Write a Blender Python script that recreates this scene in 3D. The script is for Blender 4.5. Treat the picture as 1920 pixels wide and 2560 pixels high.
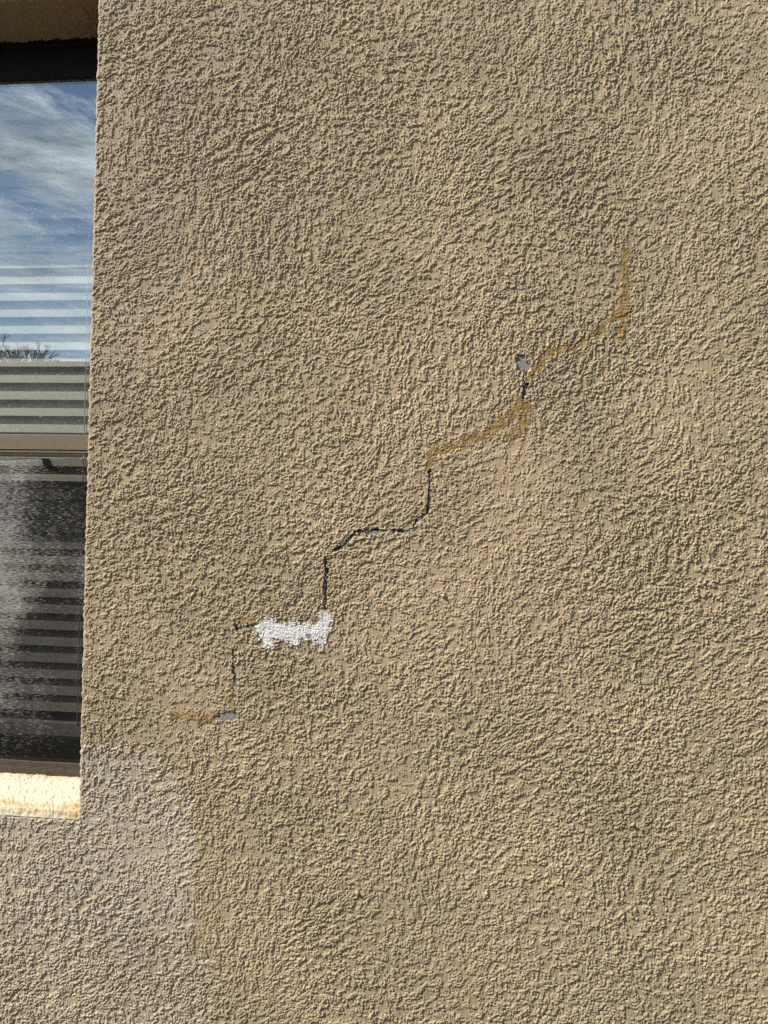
import bpy, bmesh, math, random
import numpy as np
from mathutils import Vector, Matrix

# ---------------------------------------------------------------- camera
sc = bpy.context.scene
for o in list(bpy.data.objects):
    bpy.data.objects.remove(o)
cam_d = bpy.data.cameras.new("camera")
cam = bpy.data.objects.new("camera", cam_d)
sc.collection.objects.link(cam)
cam_d.sensor_fit = 'VERTICAL'
cam_d.sensor_height = 32.0
cam_d.lens = 32.0 * 2080.0 / 2560.0
cam_d.clip_start = 0.05
cam_d.clip_end = 500.0
_R = Vector((0.99342721, 0.11245179, 0.02137674))
_U = Vector((-0.02031531, -0.01057653, 0.99973768))
_F = Vector((-0.11264838, 0.99360089, 0.00822252))
m = Matrix.Identity(4)
for i in range(3):
    m[i][0] = _R[i]; m[i][1] = _U[i]; m[i][2] = -_F[i]
m.translation = Vector((0.0, -1.77, 1.5))
cam.matrix_world = m
sc.camera = cam

# ---------------------------------------------------------------- light
SUN = Vector((-2.0, -1.0, 2.1)).normalized()          # direction towards the sun
sun_d = bpy.data.lights.new("sun", 'SUN')
sun_d.energy = 5.0
sun_d.angle = math.radians(0.5)
sun_d.color = (1.0, 0.94, 0.82)
sun = bpy.data.objects.new("sun", sun_d)
sc.collection.objects.link(sun)
sun.rotation_euler = SUN.to_track_quat('Z', 'Y').to_euler()
sun.location = SUN * 20

world = bpy.data.worlds.new("World")
sc.world = world
world.use_nodes = True
wt = world.node_tree
wt.nodes.clear()
def wn(t, **kw):
    n = wt.nodes.new(t)
    for k, v in kw.items(): setattr(n, k, v)
    return n
w_out = wn('ShaderNodeOutputWorld')
w_bg = wn('ShaderNodeBackground')
w_bg.inputs['Strength'].default_value = 0.036
sky = wn('ShaderNodeTexSky')
sky.sky_type = 'NISHITA'
sky.sun_disc = False
sky.sun_elevation = math.asin(SUN.z)
sky.sun_rotation = math.atan2(SUN.x, SUN.y) % (2 * math.pi)
tc = wn('ShaderNodeTexCoord')
mp = wn('ShaderNodeMapping')
mp.inputs['Rotation'].default_value = (0.0, math.radians(32), math.radians(28))
mp.inputs['Location'].default_value = (3.1, 0.3, 1.2)
mp.inputs['Scale'].default_value = (1.6, 1.6, 6.5)
wt.links.new(tc.outputs['Generated'], mp.inputs['Vector'])
cn = wn('ShaderNodeTexNoise')
cn.inputs['Scale'].default_value = 2.6
cn.inputs['Detail'].default_value = 9.0
cn.inputs['Roughness'].default_value = 0.68
cn.inputs['Distortion'].default_value = 0.6
wt.links.new(mp.outputs[0], cn.inputs['Vector'])
cr = wn('ShaderNodeValToRGB')
cr.color_ramp.elements[0].position = 0.44
cr.color_ramp.elements[1].position = 0.60
wt.links.new(cn.outputs['Fac'], cr.inputs['Fac'])
cn2 = wn('ShaderNodeTexNoise')
cn2.inputs['Scale'].default_value = 4.2
cn2.inputs['Detail'].default_value = 9.0
cn2.inputs['Roughness'].default_value = 0.62
wt.links.new(mp.outputs[0], cn2.inputs['Vector'])
cc = wn('ShaderNodeValToRGB')
cc.color_ramp.elements[0].position = 0.35
cc.color_ramp.elements[0].color = (6.5, 7.2, 8.4, 1)
cc.color_ramp.elements[1].position = 0.62
cc.color_ramp.elements[1].color = (19.0, 20.0, 20.5, 1)
wt.links.new(cn2.outputs['Fac'], cc.inputs['Fac'])
cm = wn('ShaderNodeMix', data_type='RGBA')
wt.links.new(cr.outputs['Color'], cm.inputs['Factor'])
hs = wn('ShaderNodeHueSaturation')
hs.inputs['Saturation'].default_value = 1.25
hs.inputs['Value'].default_value = 1.45
wt.links.new(sky.outputs[0], hs.inputs['Color'])
wt.links.new(hs.outputs[0], cm.inputs['A'])
wt.links.new(cc.outputs['Color'], cm.inputs['B'])
wt.links.new(cm.outputs['Result'], w_bg.inputs['Color'])
wt.links.new(w_bg.outputs[0], w_out.inputs['Surface'])

sc.view_settings.view_transform = 'Standard'
sc.view_settings.look = 'None'
sc.view_settings.exposure = 0.93
sc.view_settings.gamma = 1.0
sc.render.engine = 'CYCLES'
sc.cycles.use_denoising = False
sc.cycles.max_bounces = 8
sc.cycles.transparent_max_bounces = 12

# ---------------------------------------------------------------- helpers
def link(o, parent=None):
    sc.collection.objects.link(o)
    if parent is not None:
        o.parent = parent
    return o
def empty(name, loc=(0, 0, 0)):
    o = bpy.data.objects.new(name, None)
    o.location = loc
    o.empty_display_size = 0.1
    return link(o)
def tag(o, label=None, category=None, group=None, kind=None):
    for k, v in (('label', label), ('category', category), ('group', group), ('kind', kind)):
        if v: o[k] = v
    return o
def mesh_obj(name, verts, quads, mat, parent=None, col=None, tris=None):
    me = bpy.data.meshes.new(name)
    verts = np.ascontiguousarray(verts, dtype=np.float32)
    quads = np.ascontiguousarray(quads, dtype=np.int32)
    me.vertices.add(len(verts))
    me.vertices.foreach_set('co', verts.ravel())
    me.loops.add(quads.size)
    me.loops.foreach_set('vertex_index', quads.ravel())
    me.polygons.add(len(quads))
    me.polygons.foreach_set('loop_start', np.arange(0, quads.size, 4, dtype=np.int32))
    me.update(calc_edges=True)
    if col is not None:
        a = me.color_attributes.new('tint', 'FLOAT_COLOR', 'POINT')
        c4 = np.ones((len(verts), 4), dtype=np.float32)
        c4[:, :3] = col
        a.data.foreach_set('color', c4.ravel())
    me.materials.append(mat)
    o = bpy.data.objects.new(name, me)
    return link(o, parent)
def bm_obj(name, bm, mat, parent=None, bevel=0.0, smooth=False):
    bmesh.ops.recalc_face_normals(bm, faces=bm.faces)
    me = bpy.data.meshes.new(name)
    bm.to_mesh(me); bm.free()
    if smooth:
        for p in me.polygons: p.use_smooth = True
    me.materials.append(mat)
    o = bpy.data.objects.new(name, me)
    if bevel:
        b = o.modifiers.new('bevel', 'BEVEL')
        b.width = bevel; b.segments = 2; b.limit_method = 'ANGLE'
    return link(o, parent)
def box(bm, x0, x1, y0, y1, z0, z1):
    vs = [bm.verts.new((x, y, z)) for x in (x0, x1) for y in (y0, y1) for z in (z0, z1)]
    for f in ((0, 1, 3, 2), (4, 6, 7, 5), (0, 4, 5, 1), (2, 3, 7, 6), (0, 2, 6, 4), (1, 5, 7, 3)):
        bm.faces.new([vs[i] for i in f])
def tube(bm, p0, p1, r0, r1, n=6):
    p0, p1 = Vector(p0), Vector(p1)
    d = (p1 - p0)
    q = d.to_track_quat('Z', 'Y')
    a = []
    for p, r in ((p0, r0), (p1, r1)):
        a.append([bm.verts.new(p + q @ Vector((r * math.cos(2 * math.pi * k / n), r * math.sin(2 * math.pi * k / n), 0))) for k in range(n)])
    for k in range(n):
        bm.faces.new((a[0][k], a[0][(k + 1) % n], a[1][(k + 1) % n], a[1][k]))
    bm.faces.new(a[0][::-1]); bm.faces.new(a[1])

class NT:
    """small node-tree builder"""
    def __init__(self, name):
        self.m = bpy.data.materials.new(name)
        self.m.use_nodes = True
        self.t = self.m.node_tree
        self.t.nodes.clear()
        self.out = self.t.nodes.new('ShaderNodeOutputMaterial')
    def n(self, typ, ins=None, **kw):
        nd = self.t.nodes.new(typ)
        for k, v in kw.items(): setattr(nd, k, v)
        for k, v in (ins or {}).items():
            s = nd.inputs[k]
            if isinstance(v, bpy.types.NodeSocket): self.t.links.new(v, s)
            else: s.default_value = v
        return nd
    def ln(self, a, b): self.t.links.new(a, b)

def simple_mat(name, color, rough=0.6, metal=0.0, var=0.12, scale=60.0, bump=0.0, spec=0.5):
    k = NT(name)
    tcn = k.n('ShaderNodeTexCoord')
    no = k.n('ShaderNodeTexNoise', {'Vector': tcn.outputs['Object'], 'Scale': scale, 'Detail': 5.0})
    mr = k.n('ShaderNodeMapRange', {'Value': no.outputs['Fac'], 'From Min': 0.3, 'From Max': 0.7, 'To Min': 1 - var, 'To Max': 1 + var})
    mx = k.n('ShaderNodeVectorMath', {0: color, 'Scale': mr.outputs[0]}, operation='SCALE')
    b = k.n('ShaderNodeBsdfPrincipled', {'Base Color': mx.outputs[0], 'Roughness': rough, 'Metallic': metal, 'Specular IOR Level': spec})
    if bump:
        bp = k.n('ShaderNodeBump', {'Height': no.outputs['Fac'], 'Strength': 1.0, 'Distance': bump})
        k.ln(bp.outputs[0], b.inputs['Normal'])
    k.ln(b.outputs[0], k.out.inputs['Surface'])
    return k.m

def tint_mat(name, rough=0.85, micro=0.00030, spec=0.25, var=0.07):
    """painted or bare plaster: the colour of each spot is its pigment, darkened for shade on the reveals (attribute 'tint')"""
    k = NT(name)
    at = k.n('ShaderNodeAttribute', attribute_name='tint')
    tcn = k.n('ShaderNodeTexCoord')
    no = k.n('ShaderNodeTexNoise', {'Vector': tcn.outputs['Object'], 'Scale': 420.0, 'Detail': 4.0, 'Roughness': 0.65})
    n2 = k.n('ShaderNodeTexNoise', {'Vector': tcn.outputs['Object'], 'Scale': 45.0, 'Detail': 4.0})
    s = k.n('ShaderNodeMath', {0: no.outputs['Fac'], 1: n2.outputs['Fac']}, operation='ADD')
    mr = k.n('ShaderNodeMapRange', {'Value': s.outputs[0], 'From Min': 0.7, 'From Max': 1.3, 'To Min': 1 - var, 'To Max': 1 + var})
    mx = k.n('ShaderNodeVectorMath', {0: at.outputs['Color'], 'Scale': mr.outputs[0]}, operation='SCALE')
    bp = k.n('ShaderNodeBump', {'Height': no.outputs['Fac'], 'Strength': 1.0, 'Distance': micro})
    b = k.n('ShaderNodeBsdfPrincipled', {'Base Color': mx.outputs[0], 'Roughness': rough, 'Specular IOR Level': spec, 'Normal': bp.outputs[0]})
    k.ln(b.outputs[0], k.out.inputs['Surface'])
    return k.m

M_stucco = tint_mat('painted_stucco')
M_patch = tint_mat('white_filler', rough=0.75, micro=0.0002, var=0.04)
M_sealant = tint_mat('ochre_sealant', rough=0.5, micro=0.00012, spec=0.45, var=0.12)
M_mortar = tint_mat('bare_mortar', rough=0.95, micro=0.0005, var=0.2)
M_crack = simple_mat('crack_inside', (0.085, 0.078, 0.07), rough=1.0, var=0.4, scale=300, spec=0.05)

# ---------------------------------------------------------------- traced marks on the wall (x, z in metres)
main=[(-0.1057,1.6044),(-0.1045,1.5795),(-0.1065,1.5569),(-0.107,1.5343),(-0.1073,1.5162),(-0.1195,1.5081),(-0.1307,1.501),(-0.1339,1.4885),(-0.1405,1.4793),(-0.1574,1.4749),(-0.1779,1.4762),(-0.203,1.4757),(-0.2236,1.4752),(-0.2443,1.4747),(-0.2603,1.4721),(-0.2694,1.4627),(-0.2806,1.4511),(-0.2942,1.4393),(-0.3102,1.4263),(-0.3205,1.4192),(-0.3225,1.4089),(-0.3215,1.3929),(-0.3224,1.37),(-0.3235,1.3471),(-0.3234,1.3242),(-0.3225,1.3014)]
small=[(-0.5227,1.2689),(-0.5198,1.2585),(-0.5174,1.248)]
small2=[(-0.5042,1.2624),(-0.4934,1.2594),(-0.4822,1.2632)]
left=[(-0.5259,1.2096),(-0.5246,1.1887),(-0.525,1.1703),(-0.5218,1.1494),(-0.5223,1.1336),(-0.5233,1.1099)]
low=[(-0.5637,1.0555),(-0.5563,1.0611),(-0.5496,1.0672),(-0.5389,1.0711),(-0.5241,1.0745)]
upper=[(0.0898,1.8191),(0.0893,1.8008),(0.0895,1.7886),(0.089,1.7703),(0.0887,1.7551)]
upcross=[(0.0827,1.7849),(0.1001,1.7886)]
uptop=[(0.0739,1.8511),(0.0892,1.8517),(0.0907,1.8359)]
m1=[(-0.226,1.4774),(-0.2123,1.4823),(-0.208,1.4733),(-0.212,1.4652),(-0.2257,1.4626),(-0.2441,1.4679),(-0.2579,1.4664),(-0.2534,1.4711),(-0.235,1.4708)]
m2=[(-0.178,1.4774),(-0.1597,1.4766),(-0.1528,1.4734),(-0.1415,1.4748),(-0.1482,1.469),(-0.1664,1.4686),(-0.1778,1.4717)]
m3=[(-0.1306,1.4977),(-0.1195,1.5058),(-0.1072,1.5117),(-0.1104,1.5049),(-0.1238,1.4967),(-0.1305,1.4909),(-0.1349,1.4863)]
m4=[(-0.1048,1.6021),(-0.1019,1.5954),(-0.1022,1.566),(-0.0988,1.5435),(-0.1019,1.5299),(-0.1054,1.5253),(-0.1056,1.5569),(-0.1038,1.575)]
m5=[(-0.3262,1.4156),(-0.32,1.4089),(-0.3203,1.3815),(-0.3187,1.3518),(-0.3204,1.3106),(-0.3257,1.3127),(-0.3256,1.347),(-0.3247,1.3813)]
m6=[(-0.2806,1.4488),(-0.2693,1.4616),(-0.2625,1.4652),(-0.2714,1.4513),(-0.2849,1.4361),(-0.3032,1.4254),(-0.2965,1.4347)]
s1=[(-0.5219,1.2676),(-0.5135,1.2561),(-0.5042,1.2603),(-0.4814,1.2651),(-0.4811,1.2546),(-0.5014,1.2552),(-0.5146,1.2463),(-0.5202,1.2519)]
s2=[(-0.5211,1.1757),(-0.5186,1.16),(-0.5149,1.1418),(-0.5118,1.1275),(-0.5186,1.1285),(-0.5213,1.1494),(-0.523,1.1651)]
s3=[(-0.5629,1.0555),(-0.551,1.0666),(-0.5389,1.0725),(-0.5241,1.0732),(-0.5105,1.0686),(-0.5129,1.0579),(-0.5236,1.0509),(-0.5344,1.053),(-0.5561,1.0519)]
u1=[(0.0732,1.8511),(0.0898,1.8511),(0.0916,1.8374),(0.1052,1.8313),(0.0965,1.816),(0.0754,1.8175),(0.0736,1.8343)]
u2=[(0.0896,1.784),(0.0986,1.7856),(0.0968,1.7734),(0.0916,1.7581),(0.0872,1.755),(0.0877,1.7733)]
fill=[(-0.4825,1.2559),(-0.4747,1.2666),(-0.4534,1.2752),(-0.4294,1.2774),(-0.4212,1.2711),(-0.4053,1.2717),(-0.3946,1.2734),(-0.3787,1.2726),(-0.3628,1.2732),(-0.3363,1.2741),(-0.3339,1.2846),(-0.3395,1.2948),(-0.3303,1.2972),(-0.3157,1.2956),(-0.3063,1.2856),(-0.3073,1.2726),(-0.3122,1.2568),(-0.3172,1.2437),(-0.3237,1.2408),(-0.3208,1.2254),(-0.3299,1.2224),(-0.3511,1.2268),(-0.3539,1.2319),(-0.3435,1.2375),(-0.3568,1.2435),(-0.3698,1.2339),(-0.3776,1.2258),(-0.3759,1.2102),(-0.381,1.1996),(-0.3852,1.2099),(-0.3934,1.22),(-0.3989,1.2263),(-0.4068,1.2208),(-0.4173,1.2164),(-0.4188,1.2242),(-0.4098,1.235),(-0.4205,1.2372),(-0.4337,1.2315),(-0.4389,1.2235),(-0.4358,1.2079),(-0.4463,1.197),(-0.4491,1.2048),(-0.4413,1.2155),(-0.4548,1.2176),(-0.4657,1.2277),(-0.4714,1.2406),(-0.4796,1.2481)]
o1=[(0.2935,2.0694),(0.2927,2.0363),(0.2919,2.0001),(0.2924,1.9699),(0.2915,1.9398),(0.2906,1.9097),(0.2852,1.8856)]
o2=[(0.2811,1.9459),(0.2669,1.9219),(0.2525,1.9068),(0.229,1.8979),(0.2175,1.8828),(0.197,1.8677),(0.1733,1.8662),(0.1525,1.8602),(0.1348,1.8496),(0.1232,1.8343),(0.1144,1.8222),(0.1056,1.81)]
o3=[(0.0858,1.7489),(0.074,1.7367),(0.0534,1.7121),(0.0295,1.6966),(0.0025,1.6811),(-0.0247,1.6716),(-0.052,1.6621),(-0.0764,1.6526),(-0.0946,1.6431),(-0.1051,1.6307),(-0.1094,1.6121)]
o4=[(0.095,1.7429),(0.0939,1.7216),(0.0868,1.6971),(0.063,1.6817)]
o5=[(-0.6544,1.0577),(-0.6215,1.0567),(-0.5969,1.0539),(-0.5779,1.0561),(-0.5631,1.0621)]
o6=[(-0.5264,1.115),(-0.5273,1.0966),(-0.5243,1.081)]
o7=[(-0.5044,1.2695),(-0.491,1.2752),(-0.4829,1.2716)]

# ---------------------------------------------------------------- plaster relief, as tileable noise fields
DX = 0.0011
NGX, NGZ = 2048, 2304
rng = np.random.default_rng(11)
_fy = np.fft.fftfreq(NGZ, DX)[:, None].astype(np.float32)
_fx = np.fft.rfftfreq(NGX, DX)[None, :].astype(np.float32)
def field(lx, lz=None, bw=0.45, low=False, ang=0.0):
    """gaussian noise with features about lx (across) by lz (up) metres, turned by ang degrees"""
    lz = lz or lx
    a = math.radians(ang)
    fx = _fx * math.cos(a) + _fy * math.sin(a); fy = _fy * math.cos(a) - _fx * math.sin(a)
    r = np.sqrt((fx * lx) ** 2 + (fy * lz) ** 2)
    if low: g = np.exp(-0.5 * (r / 0.6) ** 2)
    else: g = np.exp(-0.5 * ((r - 1.0) / bw) ** 2)
    g = g.copy(); g[0, 0] = 0
    w = rng.standard_normal((NGZ, NGX + 2), dtype=np.float32).view(np.complex64)
    a = np.fft.irfft2(w * g.astype(np.float32), s=(NGZ, NGX)).astype(np.float32)
    return a / a.std()
def sstep(x, a, b):
    t = np.clip((x - a) / (b - a), 0, 1)
    return t * t * (3 - 2 * t)

def make_relief():
    # where the trowel dragged upright, slantwise, or just dabbed
    m1 = sstep(field(0.22, low=True), 0.3, 1.3); m2 = sstep(field(0.20, low=True), 0.2, 1.2) * (1 - m1)
    m0 = 1 - m1 - m2
    def mixed(l, st):
        return m0 * field(l, bw=0.55) + m1 * field(l * 0.8, l * st, bw=0.55) + m2 * field(l * st, l * 0.8, bw=0.55, ang=28)
    s = 0.50 * mixed(0.065, 1.6) + 0.98 * mixed(0.034, 1.6) + 0.82 * mixed(0.0185, 1.5) + 0.60 * mixed(0.0110, 1.3) + 0.30 * field(0.0065, bw=0.4)
    s = s / s.std()
    dens = -0.08 + 0.34 * field(0.16, low=True)
    e = sstep(s + dens, -0.04, 0.13)
    # crusty grains of mixed size on the clumps, with crisp gaps between them
    g1 = field(0.0098, bw=0.42); g2 = field(0.0066, bw=0.35); g3 = field(0.0040, bw=0.35)
    size = sstep(field(0.045), -0.8, 0.8)
    g = g1 * size + g2 * (1 - size) * 1.05 + 0.45 * g3
    dome = sstep(g, -0.85, -0.15)
    h = e * (0.30 + 0.60 * dome + 0.20 * np.clip(g, 0, 2.2) + 0.22 * np.clip(s + dens, 0, 2.0))
    # thin flattened skins lapping over the base
    sk = sstep(field(0.034, 0.027, bw=0.6) + 0.5 * field(0.010, bw=0.6), 0.85, 0.91) * (0.60 + 0.10 * g2)
    h = np.maximum(h, sk)
    gr = sstep(field(0.0064, bw=0.5), 1.8, 2.05) * 0.85
    h = np.maximum(h, gr)
    drag = sstep(field(0.0048, 0.040, bw=0.6), 2.2, 2.7) * 0.7
    h = h * (1 - 0.8 * drag)
    brush = field(0.0038, 0.09) * 0.065 + field(0.02) * 0.04
    h = h + brush * (1 - 0.6 * e)
    amp = 1.0 + 0.10 * field(0.3, low=True)
    return (h * np.clip(amp, 0.6, 1.5) * 1.85e-3 + field(0.35, low=True) * 0.6e-3).astype(np.float32)
RELIEF = make_relief()
WOB = field(0.012).astype(np.float32)
TONE1 = field(0.22, low=True)
TONE2 = field(0.03, low=True)
FINE = field(0.0048)
def samp(F, u, v):
    """nearest lookup at metres u (across), v (up) on the tile"""
    i = np.round(np.asarray(u) / DX).astype(np.int64) % NGX
    j = np.round(np.asarray(v) / DX).astype(np.int64) % NGZ
    return F[j, i]

OPX, OPZ0, OPZ1 = -0.870, 0.816, 0.816 + 1676 * DX     # window opening: right edge, bottom, top
OPL = -2.07
def axis(lo_out, lo, hi, hi_out, origin, st):
    i0 = int(round((lo - origin) / DX)); i1 = int(round((hi - origin) / DX))
    mid = origin + DX * np.arange(i0, i1 + 1)
    a = mid[0] - st * np.arange(int((mid[0] - lo_out) / st), 0, -1)
    b = mid[-1] + st * np.arange(1, int((hi_out - mid[-1]) / st) + 1)
    return np.concatenate([a, mid, b])
xs = axis(-2.9, -1.24, 0.74, 1.6, OPX, 0.006)
zs = axis(0.0, 0.26, 2.80, 3.3, OPZ0, 0.006)
il = int(np.argmin(np.abs(xs - OPL))); OPL = float(xs[il])
ir = int(np.argmin(np.abs(xs - OPX)))
jb = int(np.argmin(np.abs(zs - OPZ0))); jt = int(np.argmin(np.abs(zs - OPZ1)))
X, Z = np.meshgrid(xs, zs)
X = X.astype(np.float64); Z = Z.astype(np.float64)
Hh = samp(RELIEF, X, Z).astype(np.float64)
FN = samp(FINE, X, Z)
NX, NZ = len(xs), len(zs)

# pigment of the paint
base = np.array([0.304, 0.246, 0.161])
t1 = samp(TONE1, X, Z); t2 = samp(TONE2, X, Z)
C = np.empty(X.shape + (3,), dtype=np.float32)
def lerp(a, b, t): return a * (1 - t)[..., None] + b * t[..., None]
C[:] = base
def ell(cx, cz, rx, rz): return np.exp(-(((X - cx) / rx) ** 2 + ((Z - cz) / rz) ** 2))
C = lerp(C, np.array([0.314, 0.246, 0.163]), np.clip(0.5 + 0.5 * t1, 0, 1) * 0.6)
C = lerp(C, np.array([0.300, 0.250, 0.168]), np.clip(ell(-0.75, 2.6, 0.25, 0.55) + ell(0.45, 0.45, 0.5, 0.35) + 0.8 * ell(0.4, 2.5, 0.5, 0.3), 0, 1) * 0.35)
C = lerp(C, np.array([0.330, 0.247, 0.168]), np.clip(ell(-0.05, 1.75, 0.18, 0.30) + 0.7 * ell(0.02, 1.4, 0.16, 0.22), 0, 1) * 0.5)
C = lerp(C, np.array([0.262, 0.204, 0.152]), np.clip(ell(-0.68, 2.28, 0.13, 0.28) + 0.7 * ell(-0.78, 1.9, 0.08, 0.3), 0, 1) * 0.5)
# greyer repaint round the lower window corner, with an orange-brown drip line along its right border
bx = np.interp(Z, [0.30, 0.45, 0.57, 0.66, 0.79, 0.85, 0.916, 0.96], [-0.525, -0.562, -0.592, -0.597, -0.590, -0.607, -0.645, -0.70]) + 0.009 * samp(WOB, X * 0.2, Z * 0.2) + 0.012 * t2
grey = sstep(bx - X, -0.006, 0.014) * sstep(0.985 - 0.10 * (X + 0.87) - Z + 0.014 * t2, -0.02, 0.03)
C = lerp(C, np.array([0.348, 0.298, 0.228]), grey * 1.0 * (0.6 + 0.4 * sstep(Z, 0.42, 0.68)))
drip = np.exp(-((X - bx - 0.022) / 0.018) ** 2) * sstep(Z, 0.45, 0.7) * (1 - sstep(Z, 0.86, 0.98)) * (0.6 + 0.4 * np.clip(t2, -1, 1))
C = lerp(C, np.array([0.25, 0.185, 0.11]), np.clip(drip, 0, 1) * 0.4)
C = lerp(C, np.array([0.235, 0.165, 0.085]), 0.45 * ell(-0.018, 1.534, 0.010, 0.020) * np.clip(0.7 + 0.5 * t2, 0, 1))
C *= (1 + 0.045 * t1 + 0.03 * t2)[..., None]

# ---- marks: signed masks on the grid
LAB = np.zeros(X.shape, dtype=np.int16)          # which part each vertex cell belongs to
def window_of(pts, pad):
    p = np.array(pts)
    i0, i1 = np.searchsorted(xs, [p[:, 0].min() - pad, p[:, 0].max() + pad])
    j0, j1 = np.searchsorted(zs, [p[:, 1].min() - pad, p[:, 1].max() + pad])
    return slice(j0, j1), slice(i0, i1)
def dist_line(pts, sl, wob=0.0, seed=0.0):
    x = X[sl] + wob * samp(WOB, X[sl] + seed, Z[sl]); z = Z[sl] + wob * samp(WOB, X[sl] + 0.9 + seed, Z[sl])
    d = np.full(x.shape, 9.0)
    for (ax, az), (bx_, bz) in zip(pts[:-1], pts[1:]):
        ux, uz = bx_ - ax, bz - az
        t = np.clip(((x - ax) * ux + (z - az) * uz) / (ux * ux + uz * uz + 1e-12), 0, 1)
        d = np.minimum(d, np.hypot(x - ax - t * ux, z - az - t * uz))
    return d
def inside(pts, sl, wob=0.0):
    x = X[sl] + wob * samp(WOB, X[sl], Z[sl]) ; z = Z[sl] + wob * samp(WOB, X[sl] + 0.9, Z[sl])
    c = np.zeros(x.shape, bool)
    n = len(pts)
    for k in range(n):
        ax, az = pts[k]; bx_, bz = pts[(k + 1) % n]
        cond = ((az > z) != (bz > z))
        with np.errstate(divide='ignore', invalid='ignore'):
            xi = (bx_ - ax) * (z - az) / (bz - az) + ax
        c ^= cond & (x < xi)
    return c
PARTS = []          # (label id, name, label, material)
def new_part(name, label, mat):
    PARTS.append((len(PARTS) + 1, name, label, mat))
    return len(PARTS)
OCHRE = np.array([0.200, 0.124, 0.034])
def sealant(lines, w, label, strength=1.0):
    pid = new_part('sealant_streak', label, M_sealant)
    for pts in lines:
        sl = window_of(pts, w * 2)
        d = dist_line(pts, sl, wob=0.0022)
        ww = w * (0.5 + 0.14 * samp(TONE2, X[sl], Z[sl]))
        f = 1 - sstep(d, ww * 0.5, ww * 1.3)
        patchy = np.clip(0.86 + 0.25 * samp(WOB, X[sl] * 0.7, Z[sl] * 0.7), 0, 1)
        C[sl] = lerp(C[sl], OCHRE, f * strength * patchy)
        k = sstep(f, 0.3, 0.9)
        Hh[sl] = Hh[sl] * (1 - 0.40 * k) + k * 0.0006          # the smeared sealant softens the relief
        LAB[sl] = np.where((d < ww) & (LAB[sl] == 0), pid, LAB[sl])
def bare(polys, label):
    pid = new_part('bare_mortar', label, M_mortar)
    for pts in polys:
        sl = window_of(pts, 0.012)
        c = inside(pts, sl, 0.0013)
        Hh[sl] = np.where(c, -0.0007 + 0.00022 * FN[sl], Hh[sl])
        C[sl] = np.where(c[..., None], np.array([0.20, 0.19, 0.182]), C[sl])
        LAB[sl] = np.where(c, pid, LAB[sl])
def crack(lines, w, label):
    pid = new_part('crack', label, M_crack)
    for pts in lines:
        sl = window_of(pts, 0.02)
        d = dist_line(pts, sl, wob=0.0012); d = d + 0.0004 * FN[sl]
        ww = w * np.clip(0.85 + 0.5 * samp(TONE2, X[sl] * 1.7, Z[sl] * 1.7), 0.6, 1.7)
        c = d < ww
        lip = 1 - sstep(d, 0.002, 0.006)
        Hh[sl] = np.where(c, -0.0055, Hh[sl] + lip * 0.0002)
        LAB[sl] = np.where(c, pid, LAB[sl])

sealant([o1, o2], 0.020, 'ochre sealant streak rising to the upper right end of the crack')
sealant([o3, o4], 0.023, 'ochre sealant streak in the middle, between two open cracks')
sealant([o5], 0.018, 'short ochre streak at the lower left end of the crack')
sealant([o6, o7], 0.020, 'small ochre smears by the lowest open crack', 0.8)
bare([m1, m2, m3], 'grey bare mortar along the level part of the long crack')
bare([m5], 'grey bare mortar between the two edges of the crack above the white filler')
bare([m4, m6], 'thin grey bare mortar beside the long crack')
bare([s1], 'grey chipped spot left of the white filler')
bare([s2], 'thin grey sliver beside the lowest upright crack')
bare([s3], 'grey chipped patch below the lowest upright crack')
bare([u1, u2], 'grey chipped rectangle at the top of the uppermost crack')
crack([main], 0.0012, 'long dark open crack stepping down to the white filler')
crack([[(x - 0.004, z) for x, z in main[20:]]], 0.0008, 'hairline crack beside the long crack above the filler')
crack([small, small2], 0.0013, 'short dark crack left of the white filler')
crack([left], 0.0012, 'lowest upright crack below the filler')
crack([low], 0.0011, 'dark broken edge above the lowest grey patch')
crack([upper, upcross], 0.0010, 'uppermost crack with a short cross crack')
# white filler: raised smear with comb-like trowel lines
pid = new_part('filler_patch', 'white filler smeared over the crack, ragged lower edge', M_patch)
sl = window_of(fill, 0.02)
dl = dist_line(fill + fill[:1], sl, wob=0.0016)
ci = inside(fill, sl, 0.0016)
hi = Hh[sl] > 0.0011
c = (ci & ((dl > 0.0055) | hi)) | (~ci & (dl < 0.0025) & (Hh[sl] > 0.0022))
comb = samp(field(0.045, 0.0050, bw=0.4, ang=-7), X[sl], Z[sl])
comb2 = samp(field(0.0052, 0.022, bw=0.4, ang=-12), X[sl], Z[sl])
hf = 0.30 * Hh[sl] + 0.0011 + 0.00018 * comb + 0.00007 * comb2 + 0.00010 * FN[sl]
Hh[sl] = np.where(c, np.maximum(hf, 0.0006), Hh[sl])
C[sl] = np.where(c[..., None], np.array([0.52, 0.525, 0.525]), C[sl])
LAB[sl] = np.where(c, pid, LAB[sl])
# little dislodged crumb standing proud of the wall right of the crack, and a fleck of white paint
for cx, cz, r, hh in ((-0.0695, 1.3385, 0.0035, 0.006), (0.33, 0.88, 0.004, 0.005), (-0.24, 0.70, 0.004, 0.005), (-0.02, 0.60, 0.003, 0.004), (0.50, 1.12, 0.003, 0.004)):
    i0, i1 = np.searchsorted(xs, [cx - .02, cx + .02]); j0, j1 = np.searchsorted(zs, [cz - .02, cz + .02])
    q = (slice(j0, j1), slice(i0, i1))
    Hh[q] += hh * np.exp(-(((X[q] - cx) / r) ** 2 + ((Z[q] - cz) / r) ** 2) ** 2)

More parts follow.
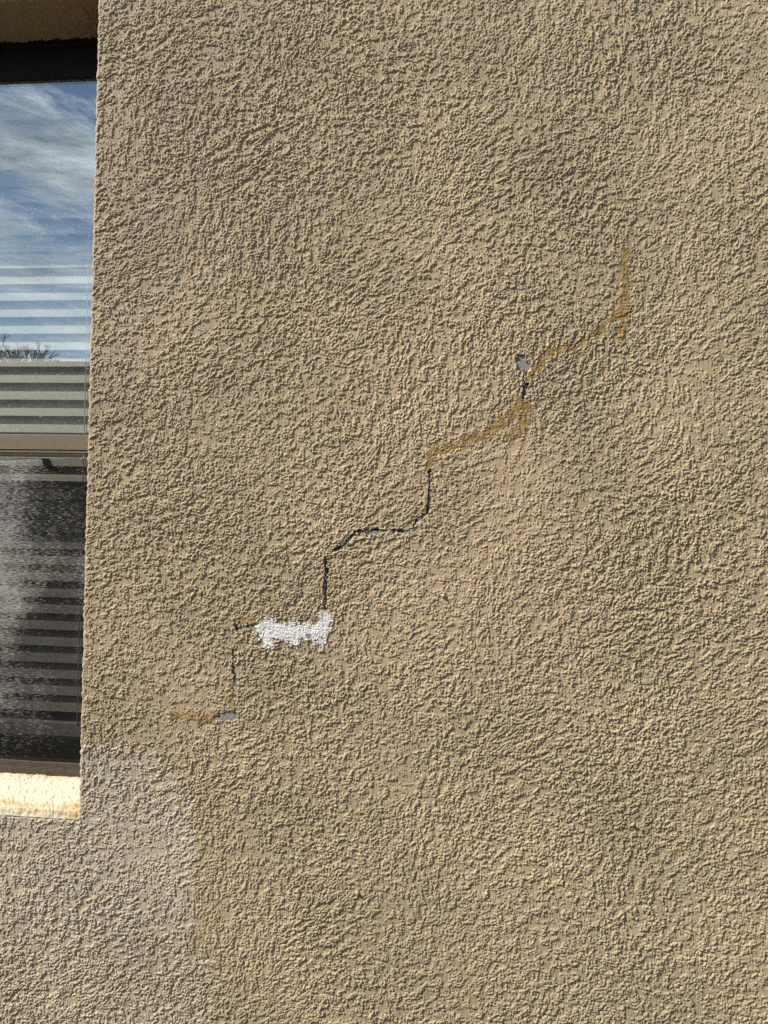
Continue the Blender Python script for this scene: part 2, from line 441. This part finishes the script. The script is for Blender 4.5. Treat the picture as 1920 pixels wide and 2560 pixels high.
# ---- the corner of the opening is rounded and slightly uneven
def sdist():
    dx = np.where(X < OPL, OPL - X, np.where(X > OPX, X - OPX, 0)); dz = np.where(Z < OPZ0, OPZ0 - Z, np.where(Z > OPZ1, Z - OPZ1, 0))
    return np.hypot(dx, dz)
D = sdist()
Hh = 0.0004 + (Hh - 0.0004) * (0.35 + 0.65 * np.clip(D / 0.007, 0, 1))
Hh -= 0.0030 * np.clip(1 - D / 0.005, 0, 1) ** 2
Xo = X + samp(WOB, Z * 0.7, X * 0 + 0.3) * 0.0009 * np.exp(-(np.abs(X - OPX) / 0.008) ** 2) * 1.0
Zo = Z + samp(WOB, X * 0.7, Z * 0 + 0.6) * 0.0013 * np.exp(-(np.minimum(np.abs(Z - OPZ0), np.abs(Z - OPZ1)) / 0.008) ** 2)

V = np.stack([Xo, -Hh, Zo], -1).reshape(-1, 3)
Cv = C.reshape(-1, 3)
idx = np.arange(NX * NZ).reshape(NZ, NX)
a, b_, c_, d_ = idx[:-1, :-1], idx[:-1, 1:], idx[1:, 1:], idx[1:, :-1]
Q = np.stack([a, b_, c_, d_], -1)
keep = np.ones(a.shape, bool)
keep[jb:jt, il:ir] = False
lab = LAB[:-1, :-1]

wall = tag(empty('house_wall', (0.4, 0, 0)), 'tan textured stucco house wall with a stair-step crack and patches', 'wall')
def wall_part(name, mask, mat, V=V, Q=Q, Cv=Cv):
    q = Q[mask]
    used, inv = np.unique(q.ravel(), return_inverse=True)
    o = mesh_obj(name, V[used], inv.reshape(-1, 4), mat, None, Cv[used])
    o.parent = wall; o.matrix_parent_inverse = Matrix.Translation((-0.4, 0, 0))
    return o
wall_part('stucco_face', keep & (lab == 0), M_stucco)
for pid, nm, lb, mt in PARTS:
    mk = keep & (lab == pid)
    if mk.any():
        o = wall_part(nm, mk, mt)
        o['label'] = lb
def adopt(o, p=wall):
    o.parent = p
    return o

# returns of the opening (jambs and head), same stucco, its colour darkened to paint in the shade
DEP = 0.155
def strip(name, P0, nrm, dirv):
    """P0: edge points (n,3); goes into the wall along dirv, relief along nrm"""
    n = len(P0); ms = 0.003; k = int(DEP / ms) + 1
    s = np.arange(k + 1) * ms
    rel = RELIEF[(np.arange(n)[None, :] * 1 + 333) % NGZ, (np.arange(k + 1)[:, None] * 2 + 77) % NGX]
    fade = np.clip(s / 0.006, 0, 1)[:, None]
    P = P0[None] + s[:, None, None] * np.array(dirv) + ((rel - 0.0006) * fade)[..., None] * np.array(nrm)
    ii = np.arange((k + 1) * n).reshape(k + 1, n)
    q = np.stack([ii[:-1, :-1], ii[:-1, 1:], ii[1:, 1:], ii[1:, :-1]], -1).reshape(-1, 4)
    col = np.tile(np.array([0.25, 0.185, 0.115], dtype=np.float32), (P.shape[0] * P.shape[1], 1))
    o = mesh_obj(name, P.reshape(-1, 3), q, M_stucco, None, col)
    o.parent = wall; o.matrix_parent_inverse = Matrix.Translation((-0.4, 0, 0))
Vg = V.reshape(NZ, NX, 3)
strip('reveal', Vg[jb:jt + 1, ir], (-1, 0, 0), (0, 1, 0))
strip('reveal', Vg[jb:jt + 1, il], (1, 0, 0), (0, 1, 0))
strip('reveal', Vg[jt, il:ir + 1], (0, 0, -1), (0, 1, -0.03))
del V, Cv, C, Q, X, Z, Xo, Zo, Hh, FN, D, t1, t2, grey, drip

# ---- sill: sloped stucco ledge with a nose, part of the wall
def make_sill():
    nx = 801
    prof_s = [(0.165, 0.8635), (0.012, 0.8370), (0.004, 0.8335), (-0.0005, 0.8160)]
    pts = []
    for (y0, z0), (y1, z1) in zip(prof_s[:-1], prof_s[1:]):
        n = max(2, int(math.hypot(y1 - y0, z1 - z0) / 0.002))
        for k in range(n): pts.append((y0 + (y1 - y0) * k / n, z0 + (z1 - z0) * k / n))
    pts.append(prof_s[-1])
    pts = np.array(pts); n = len(pts)
    x = np.linspace(OPL - 0.004, OPX + 0.001, nx)
    U, S = np.meshgrid(x, np.arange(n) * 0.002)
    # brush-dragged relief running obliquely across the ledge
    u2 = U * 1.0 - S * 0.45
    r = samp(RELIEF, u2 * 0.9 + 0.4, S * 0.55 + 0.8)
    r = r * 0.85 + 0.0003 * samp(TONE2, U, S)
    r[-4:] *= np.linspace(1, 0.2, 4)[:, None]
    tang = np.gradient(pts, axis=0); tang /= np.linalg.norm(tang, axis=1)[:, None]
    nr = np.stack([tang[:, 1], -tang[:, 0]], 1)      # outward (up / towards the viewer)
    nr *= np.where(nr[:, 1:2] < 0, -1, 1)
    Y = pts[:, 0][:, None] + nr[:, 0][:, None] * r
    Zs = pts[:, 1][:, None] + nr[:, 1][:, None] * r
    P = np.stack([U, Y, Zs], -1).reshape(-1, 3)
    cream = np.array([0.47, 0.43, 0.335]); och = np.array([0.34, 0.235, 0.115])
    col = np.tile(cream, (n, nx, 1))
    yb = pts[:, 0][:, None]
    wob = samp(TONE2, U, S * 0)
    st = np.exp(-((yb - 0.018 - 0.004 * wob) / 0.016) ** 2) * (0.62 + 0.16 * samp(TONE2, U * 0.6, S))
    st += np.exp(-((yb - 0.152) / 0.013) ** 2) * (0.75 + 0.3 * samp(TONE2, U + .3, S))
    st += 0.8 * np.exp(-((U - OPX + 0.012) / 0.028) ** 2) * np.clip(1 - yb / 0.06, 0, 1) * (0.7 + 0.4 * samp(WOB, U, S))
    st = np.clip(st, 0, 0.9)[..., None]
    col = col * (1 - st) + och * st
    ii = np.arange(n * nx).reshape(n, nx)
    q = np.stack([ii[:-1, :-1], ii[:-1, 1:], ii[1:, 1:], ii[1:, :-1]], -1).reshape(-1, 4)
    o = mesh_obj('window_sill', P, q, M_stucco, None, col.reshape(-1, 3))
    o.parent = wall; o.matrix_parent_inverse = Matrix.Translation((-0.4, 0, 0))
    o['label'] = 'cream sloped stucco window sill with ochre stains'
make_sill()

# ---------------------------------------------------------------- window
M_bronze = simple_mat('bronze_window_frame', (0.135, 0.105, 0.072), rough=0.55, metal=0.0, var=0.10, scale=40, bump=0.00015, spec=0.4)
M_dark = simple_mat('dark_gasket', (0.008, 0.008, 0.008), rough=0.9, var=0.2, spec=0.05)
M_head = simple_mat('shaded_bronze_head', (0.012, 0.010, 0.008), rough=0.6, var=0.1, spec=0.2)  # bronze with the deep shade under the header put into its colour
M_blind = simple_mat('white_blind_slat', (0.80, 0.79, 0.74), rough=0.5, var=0.04, scale=120, spec=0.3)
M_cord = simple_mat('white_cord', (0.88, 0.90, 0.92), rough=0.8, var=0.1)
M_room = simple_mat('dim_room_wall', (0.20, 0.19, 0.17), rough=0.9, var=0.1, scale=3)

def glass_mat(name, refl, dust_glint):
    k = NT(name)
    tcn = k.n('ShaderNodeTexCoord')
    wv = k.n('ShaderNodeTexNoise', {'Vector': tcn.outputs['Object'], 'Scale': 2.3, 'Detail': 1.0})
    bp = k.n('ShaderNodeBump', {'Height': wv.outputs['Fac'], 'Strength': 0.2, 'Distance': 0.003})
    lw = k.n('ShaderNodeLayerWeight', {'Blend': 0.5})
    fr = k.n('ShaderNodeMath', {0: lw.outputs['Facing'], 1: 5.0}, operation='POWER')
    f = k.n('ShaderNodeMath', {0: fr.outputs[0], 1: refl}, operation='ADD')
    tr = k.n('ShaderNodeBsdfTransparent', {'Color': (0.95, 0.95, 0.93, 1)})
    gl = k.n('ShaderNodeBsdfGlossy', {'Color': (0.86, 0.96, 1.0, 1), 'Roughness': 0.0, 'Normal': bp.outputs[0]})
    mx = k.n('ShaderNodeMixShader', {0: f.outputs[0], 1: tr.outputs[0], 2: gl.outputs[0]})
    mp_ = k.n('ShaderNodeMapping', {'Vector': tcn.outputs['Object'], 'Rotation': (0, 0.5, 0), 'Scale': (60, 60, 150)})
    dn = k.n('ShaderNodeTexVoronoi', {'Vector': mp_.outputs[0], 'Scale': 0.55, 'Randomness': 1.0})
    dr = k.n('ShaderNodeMapRange', {'Value': dn.outputs['Distance'], 'From Min': 0.05, 'From Max': 0.12, 'To Min': dust_glint, 'To Max': 0.0})
    ds = k.n('ShaderNodeTexNoise', {'Vector': tcn.outputs['Object'], 'Scale': 14.0, 'Detail': 6.0, 'Roughness': 0.7})
    d2 = k.n('ShaderNodeMapRange', {'Value': ds.outputs['Fac'], 'From Min': 0.45, 'From Max': 0.8, 'To Min': 0.025 * dust_glint, 'To Max': 0.11 * dust_glint})
    d3 = k.n('ShaderNodeMath', {0: dr.outputs[0], 1: d2.outputs[0]}, operation='ADD', use_clamp=True)
    df = k.n('ShaderNodeBsdfDiffuse', {'Color': (0.6, 0.6, 0.6, 1)})
    m2 = k.n('ShaderNodeMixShader', {0: d3.outputs[0], 1: mx.outputs[0], 2: df.outputs[0]})
    k.ln(m2.outputs[0], k.out.inputs['Surface'])
    return k.m
M_glass = glass_mat('window_glass', 0.31, 0.35)
M_glass_low = glass_mat('lower_window_glass', 0.03, 0.03)

def screen_mat():
    """dark woven mesh: see-through, with the pale glint of sunlit threads painted in as streaks, stronger towards the middle of the window"""
    k = NT('insect_mesh')
    tcn = k.n('ShaderNodeTexCoord')
    sp = k.n('ShaderNodeSeparateXYZ', {'Vector': tcn.outputs['Object']})
    mp1 = k.n('ShaderNodeMapping', {'Vector': tcn.outputs['Object'], 'Scale': (95, 1, 640)})
    st = k.n('ShaderNodeTexNoise', {'Vector': mp1.outputs[0], 'Scale': 1.0, 'Detail': 3.0, 'Roughness': 0.7})
    mp3 = k.n('ShaderNodeMapping', {'Vector': tcn.outputs['Object'], 'Rotation': (0, math.radians(-38), 0), 'Scale': (80, 1, 560)})
    st2 = k.n('ShaderNodeTexNoise', {'Vector': mp3.outputs[0], 'Scale': 1.0, 'Detail': 2.0, 'Roughness': 0.6})
    mxs = k.n('ShaderNodeMath', {0: st.outputs['Fac'], 1: st2.outputs['Fac']}, operation='ADD')
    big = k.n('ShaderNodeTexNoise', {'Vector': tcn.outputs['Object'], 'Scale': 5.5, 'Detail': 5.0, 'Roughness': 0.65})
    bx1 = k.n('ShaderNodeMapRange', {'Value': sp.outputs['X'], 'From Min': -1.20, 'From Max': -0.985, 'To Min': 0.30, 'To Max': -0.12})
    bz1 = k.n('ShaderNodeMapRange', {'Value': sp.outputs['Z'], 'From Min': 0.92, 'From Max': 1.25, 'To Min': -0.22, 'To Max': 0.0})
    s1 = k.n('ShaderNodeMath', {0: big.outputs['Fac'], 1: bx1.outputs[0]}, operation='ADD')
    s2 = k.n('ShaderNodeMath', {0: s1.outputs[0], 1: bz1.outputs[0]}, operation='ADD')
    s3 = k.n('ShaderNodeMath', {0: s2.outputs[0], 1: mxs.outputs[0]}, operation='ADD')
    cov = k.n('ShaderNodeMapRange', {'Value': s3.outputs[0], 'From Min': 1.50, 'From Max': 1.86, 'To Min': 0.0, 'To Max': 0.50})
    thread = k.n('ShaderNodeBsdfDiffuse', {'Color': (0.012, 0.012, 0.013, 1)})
    dust_glint = k.n('ShaderNodeBsdfDiffuse', {'Color': (0.5, 0.49, 0.48, 1)})  # pale diffuse colour paints the sun glint and moire of the mesh
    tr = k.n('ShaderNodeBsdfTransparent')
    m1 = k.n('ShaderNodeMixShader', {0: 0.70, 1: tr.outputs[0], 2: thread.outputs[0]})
    m2 = k.n('ShaderNodeMixShader', {0: cov.outputs[0], 1: m1.outputs[0], 2: dust_glint.outputs[0]})
    k.ln(m2.outputs[0], k.out.inputs['Surface'])
    return k.m
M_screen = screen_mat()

WL, WR = OPL - 0.02, OPX + 0.02
win = empty('window', (-1.47, 0.16, 0.86))
win.parent = wall; win.matrix_parent_inverse = Matrix.Translation((-0.4, 0, 0))
bpy.context.view_layer.update()
def wpart(name, bm, mat, bevel=0.0008, parent=win, smooth=False):
    o = bm_obj(name, bm, mat, None, bevel, smooth)
    o.parent = parent
    o.matrix_parent_inverse = parent.matrix_world.inverted()
    bpy.context.view_layer.update()
    return o
win['label'] = 'bronze framed single-hung window with a screen on its lower half'
# outer frame: sill member (two stepped rails), stiles, head
bm = bmesh.new()
box(bm, WL, WR, 0.150, 0.235, 0.845, 0.8755)
box(bm, WL, WR, 0.156, 0.235, 0.8760, 0.8905)
box(bm, WL, WR, 0.152, 0.1555, 0.8760, 0.8780)
for x0, x1 in ((WL, OPL + 0.045), (OPX - 0.045, WR)):
    box(bm, x0, x1, 0.1535, 0.236, 0.8910, 2.70)
wpart('frame', bm, simple_mat('dark_bronze_sill_frame', (0.06, 0.046, 0.034), rough=0.6, var=0.25, scale=90, bump=0.0002, spec=0.25))
bm = bmesh.new()
box(bm, WL, WR, 0.150, 0.240, 2.640, 2.72)
box(bm, OPL + 0.045, OPX - 0.045, 0.158, 0.240, 2.566, 2.6395)
wpart('frame_head', bm, M_head)
# meeting rail
bm = bmesh.new()
xl, xr = OPL + 0.0455, OPX - 0.0455
box(bm, xl, xr, 0.153, 0.200, 1.6535, 1.6880)
box(bm, xl, xr, 0.1495, 0.200, 1.6515, 1.6530)
box(bm, xl, xr, 0.1515, 0.200, 1.6435, 1.6510)
wpart('meeting_rail', bm, M_bronze)
bm = bmesh.new(); box(bm, xl, xr, 0.170, 0.1760, 1.6885, 2.5655); wpart('upper_pane', bm, M_glass, 0)
bm = bmesh.new(); box(bm, xl, xr, 0.198, 0.2030, 0.94, 1.643)
wpart('lower_pane', bm, M_glass_low, 0)
bm = bmesh.new()
box(bm, xl, xr, 0.190, 0.215, 0.8915, 0.915); box(bm, xl, xr, 0.193, 0.215, 0.9155, 0.9395)
box(bm, xl, xl + 0.03, 0.193, 0.215, 0.94, 1.6430); box(bm, xr - 0.03, xr, 0.193, 0.215, 0.94, 1.6430)
wpart('lower_sash', bm, M_head)
# insect screen: one sheet, its top edge hangs a little below the rail
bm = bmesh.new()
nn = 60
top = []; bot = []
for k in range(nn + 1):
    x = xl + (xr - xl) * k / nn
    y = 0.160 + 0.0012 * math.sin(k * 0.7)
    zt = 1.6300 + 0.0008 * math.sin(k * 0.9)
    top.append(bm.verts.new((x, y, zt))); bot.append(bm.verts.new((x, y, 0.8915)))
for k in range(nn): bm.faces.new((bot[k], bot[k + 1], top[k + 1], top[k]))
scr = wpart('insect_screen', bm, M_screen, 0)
bm = bmesh.new()
box(bm, xl, xr, 0.1585, 0.1620, 1.6300, 1.6318)
wpart('screen_bead', bm, simple_mat('grey_bead', (0.25, 0.25, 0.25), var=0.3), 0.0003, scr)
bm = bmesh.new()
pr = [(-1.0630, 1.6290), (-1.0430, 1.6290), (-1.0330, 1.6105), (-1.0560, 1.6105)]
f = [bm.verts.new((x, 0.154, z)) for x, z in pr]; g = [bm.verts.new((x, 0.1565, z)) for x, z in pr]
bm.faces.new(f[::-1]); bm.faces.new(g)
for k in range(4): bm.faces.new((f[k], f[(k + 1) % 4], g[(k + 1) % 4], g[k]))
wpart('pull_tab', bm, M_dark, 0.0003, scr)
bm = bmesh.new()
prev = None
for k in range(13):
    a_ = math.pi * k / 12
    p = (-0.953 - 0.012 * math.cos(a_) , 0.156, 1.6265 + 0.006 * math.sin(a_))
    if prev: tube(bm, prev, p, 0.0008, 0.0008, 6)
    prev = p
wpart('spline_loop', bm, simple_mat('grey_spline', (0.2, 0.2, 0.2)), 0, scr)

# ---------------------------------------------------------------- venetian blind behind the glass
bl = tag(empty('venetian_blind', (-1.47, 0.27, 2.62)), 'white slatted blind hanging behind the window glass', 'blind')
bpy.context.view_layer.update()
BL, BR = OPL + 0.050, -0.948
bm = bmesh.new()
PITCH = 0.0425; TILT = math.radians(30); SW = 0.050
z = 2.1704 + 9 * PITCH
random.seed(3)
n = 0
slz = []
while z > 0.972:
    th = TILT + random.uniform(-0.03, 0.03)
    dz = random.uniform(-0.0007, 0.0007)
    prev = None
    rows = []
    for k in range(7):
        s = k / 6 - 0.0
        bow = 0.0022 * math.sin(math.pi * s)
        yy = 0.250 + s * SW * math.sin(th) - bow * math.cos(th)
        zz = z + dz + s * SW * math.cos(th) - bow * math.sin(th) * -1
        rows.append((yy, zz))
    t_ = 0.0016
    up = []; dn = []
    for yy, zz in rows:
        up.append((bm.verts.new((BL, yy, zz)), bm.verts.new((BR, yy, zz + random.uniform(-.0004, .0004)))))
    for yy, zz in rows:
        dn.append((bm.verts.new((BL, yy + t_ * math.cos(th), zz - t_ * math.sin(th))), bm.verts.new((BR, yy + t_ * math.cos(th), zz - t_ * math.sin(th)))))
    for k in range(6):
        bm.faces.new((up[k][0], up[k][1], up[k + 1][1], up[k + 1][0]))
        bm.faces.new((dn[k][1], dn[k][0], dn[k + 1][0], dn[k + 1][1]))
        bm.faces.new((up[k][1], dn[k][1], dn[k + 1][1], up[k + 1][1]))
        bm.faces.new((up[k][0], up[k + 1][0], dn[k + 1][0], dn[k][0]))
    bm.faces.new((up[0][0], dn[0][0], dn[0][1], up[0][1]))
    bm.faces.new((up[6][0], up[6][1], dn[6][1], dn[6][0]))
    slz.append(z)
    n += 1
    z -= PITCH if z > 1.48 else 0.0415
slats = wpart('slats', bm, M_blind, 0, bl)
bm = bmesh.new(); box(bm, BL, BR, 0.246, 0.300, 0.927, 0.965); wpart('bottom_rail', bm, M_blind, 0.003, bl)
bm = bmesh.new(); box(bm, BL - 0.002, BR + 0.002, 0.236, 0.300, 2.590, 2.640); wpart('headrail', bm, M_blind, 0.003, bl)
for cx in (-1.0005, -1.47, -1.93):
    bm = bmesh.new()
    tube(bm, (cx, 0.2455, 0.96), (cx, 0.2455, 2.60), 0.0016, 0.0016, 6)
    tube(bm, (cx + 0.0055, 0.2475, 0.96), (cx + 0.0055, 0.2475, 2.60), 0.0006, 0.0006, 5)
    wpart('ladder_cord', bm, M_cord, 0, bl)

for zz in slz:
    bm = bmesh.new()
    box(bm, -0.9977, -0.9955, 0.2595, 0.2640, zz + 0.0235, zz + 0.0395)
    wpart('cord_slot', bm, M_dark, 0, slats)

# room behind the window
bm = bmesh.new()
t_ = 0.1
for b6 in ((-3.0, 0.6, 3.0, 3.1, -0.05, 2.9), (-3.1, -3.0, 0.24, 3.1, -0.05, 2.9), (0.6, 0.7, 0.24, 3.1, -0.05, 2.9),
           (-3.1, 0.7, 0.24, 3.1, 2.9, 3.0), (-3.1, 0.7, 0.24, 3.1, -0.15, -0.05)):
    box(bm, *b6)
box(bm, -3.0, WL, 0.16, 0.238, -0.05, 2.9); box(bm, WR, 0.6, 0.16, 0.238, -0.05, 2.9)
box(bm, WL, WR, 0.16, 0.237, -0.05, 0.843); box(bm, WL, WR, 0.162, 0.239, 2.722, 2.9)
wpart('room_lining', bm, M_room, 0, wall)
bm = bmesh.new(); box(bm, -3.0, 1.7, 0.012, 0.15, 3.31, 3.40); wpart('eave_board', bm, M_bronze, 0.003, wall)

# ---------------------------------------------------------------- what the glass reflects: ground, the house across the yard, a bare tree
M_ground = simple_mat('dry_ground', (0.055, 0.047, 0.038), rough=0.95, var=0.35, scale=3.0, bump=0.01)
bm = bmesh.new()
gv = [bm.verts.new(p) for p in ((-150, -150, -0.004), (150, -150, -0.004), (150, 150, -0.004), (-150, 150, -0.004))]
bm.faces.new(gv)
tag(bm_obj('ground', bm, M_ground), 'dry brown ground outside the wall', kind='structure')

M_far = simple_mat('far_stucco', (0.26, 0.22, 0.17), rough=0.9, var=0.12, scale=6, bump=0.004)
M_far2 = simple_mat('far_cap', (0.18, 0.15, 0.12), rough=0.9)
nb = tag(empty('neighbour_house', (-6, -8.5, 0)), 'low flat-roofed stucco house across the yard, seen only in the glass', 'house')
bpy.context.view_layer.update()
bm = bmesh.new(); box(bm, -22, 6, -11, -8.0, -0.02, 3.30); wpart('wall', bm, M_far, 0.02, nb)
bm = bmesh.new(); box(bm, -22.05, 6.05, -11.05, -7.94, 3.302, 3.42); wpart('parapet_cap', bm, M_far2, 0.01, nb)
bm = bmesh.new(); box(bm, -7.6, -6.2, -7.99, -7.95, 0.9, 2.2); wf = wpart('window', bm, M_far2, 0.005, nb)
bm = bmesh.new(); box(bm, -7.5, -6.3, -7.948, -7.940, 1.0, 2.1); wpart('pane', bm, simple_mat('far_pane', (0.02, 0.025, 0.03), rough=0.1), 0, wf)

random.seed(21)
tr = tag(empty('bare_tree', (-8.2, -12.0, 0)), 'leafless tree behind the house across the yard', 'tree')
bpy.context.view_layer.update()
M_bark = simple_mat('dark_bark', (0.03, 0.026, 0.018), rough=0.9, var=0.3, scale=20)
bt = bmesh.new(); bc = bmesh.new()
tube(bt, (-8.2, -12, 0), (-8.25, -12, 2.0), 0.16, 0.12, 10)
tube(bt, (-8.25, -12, 2.0), (-8.25, -12, 3.6), 0.12, 0.07, 10)
def branch(p, d, L, r, lev):
    q = p + d * L
    tube(bc, p, q, r, r * 0.7, 5)
    if lev == 0: return
    for _ in range(3 if lev > 1 else 4):
        nd = (d + Vector((random.uniform(-1, 1), random.uniform(-1, 1), random.uniform(-0.45, 0.6))) * 0.75).normalized()
        branch(p + d * L * random.uniform(0.5, 1.0), nd, L * random.uniform(0.55, 0.8), r * 0.6, lev - 1)
for k in range(7):
    a_ = k * 0.9
    branch(Vector((-8.25, -12, 2.9 + 0.10 * k)), Vector((math.cos(a_) * 0.42, math.sin(a_) * 0.42, 0.9)).normalized(), 0.50, 0.05, 5)
wpart('trunk', bt, M_bark, 0, tr); wpart('crown', bc, M_bark, 0, tr)
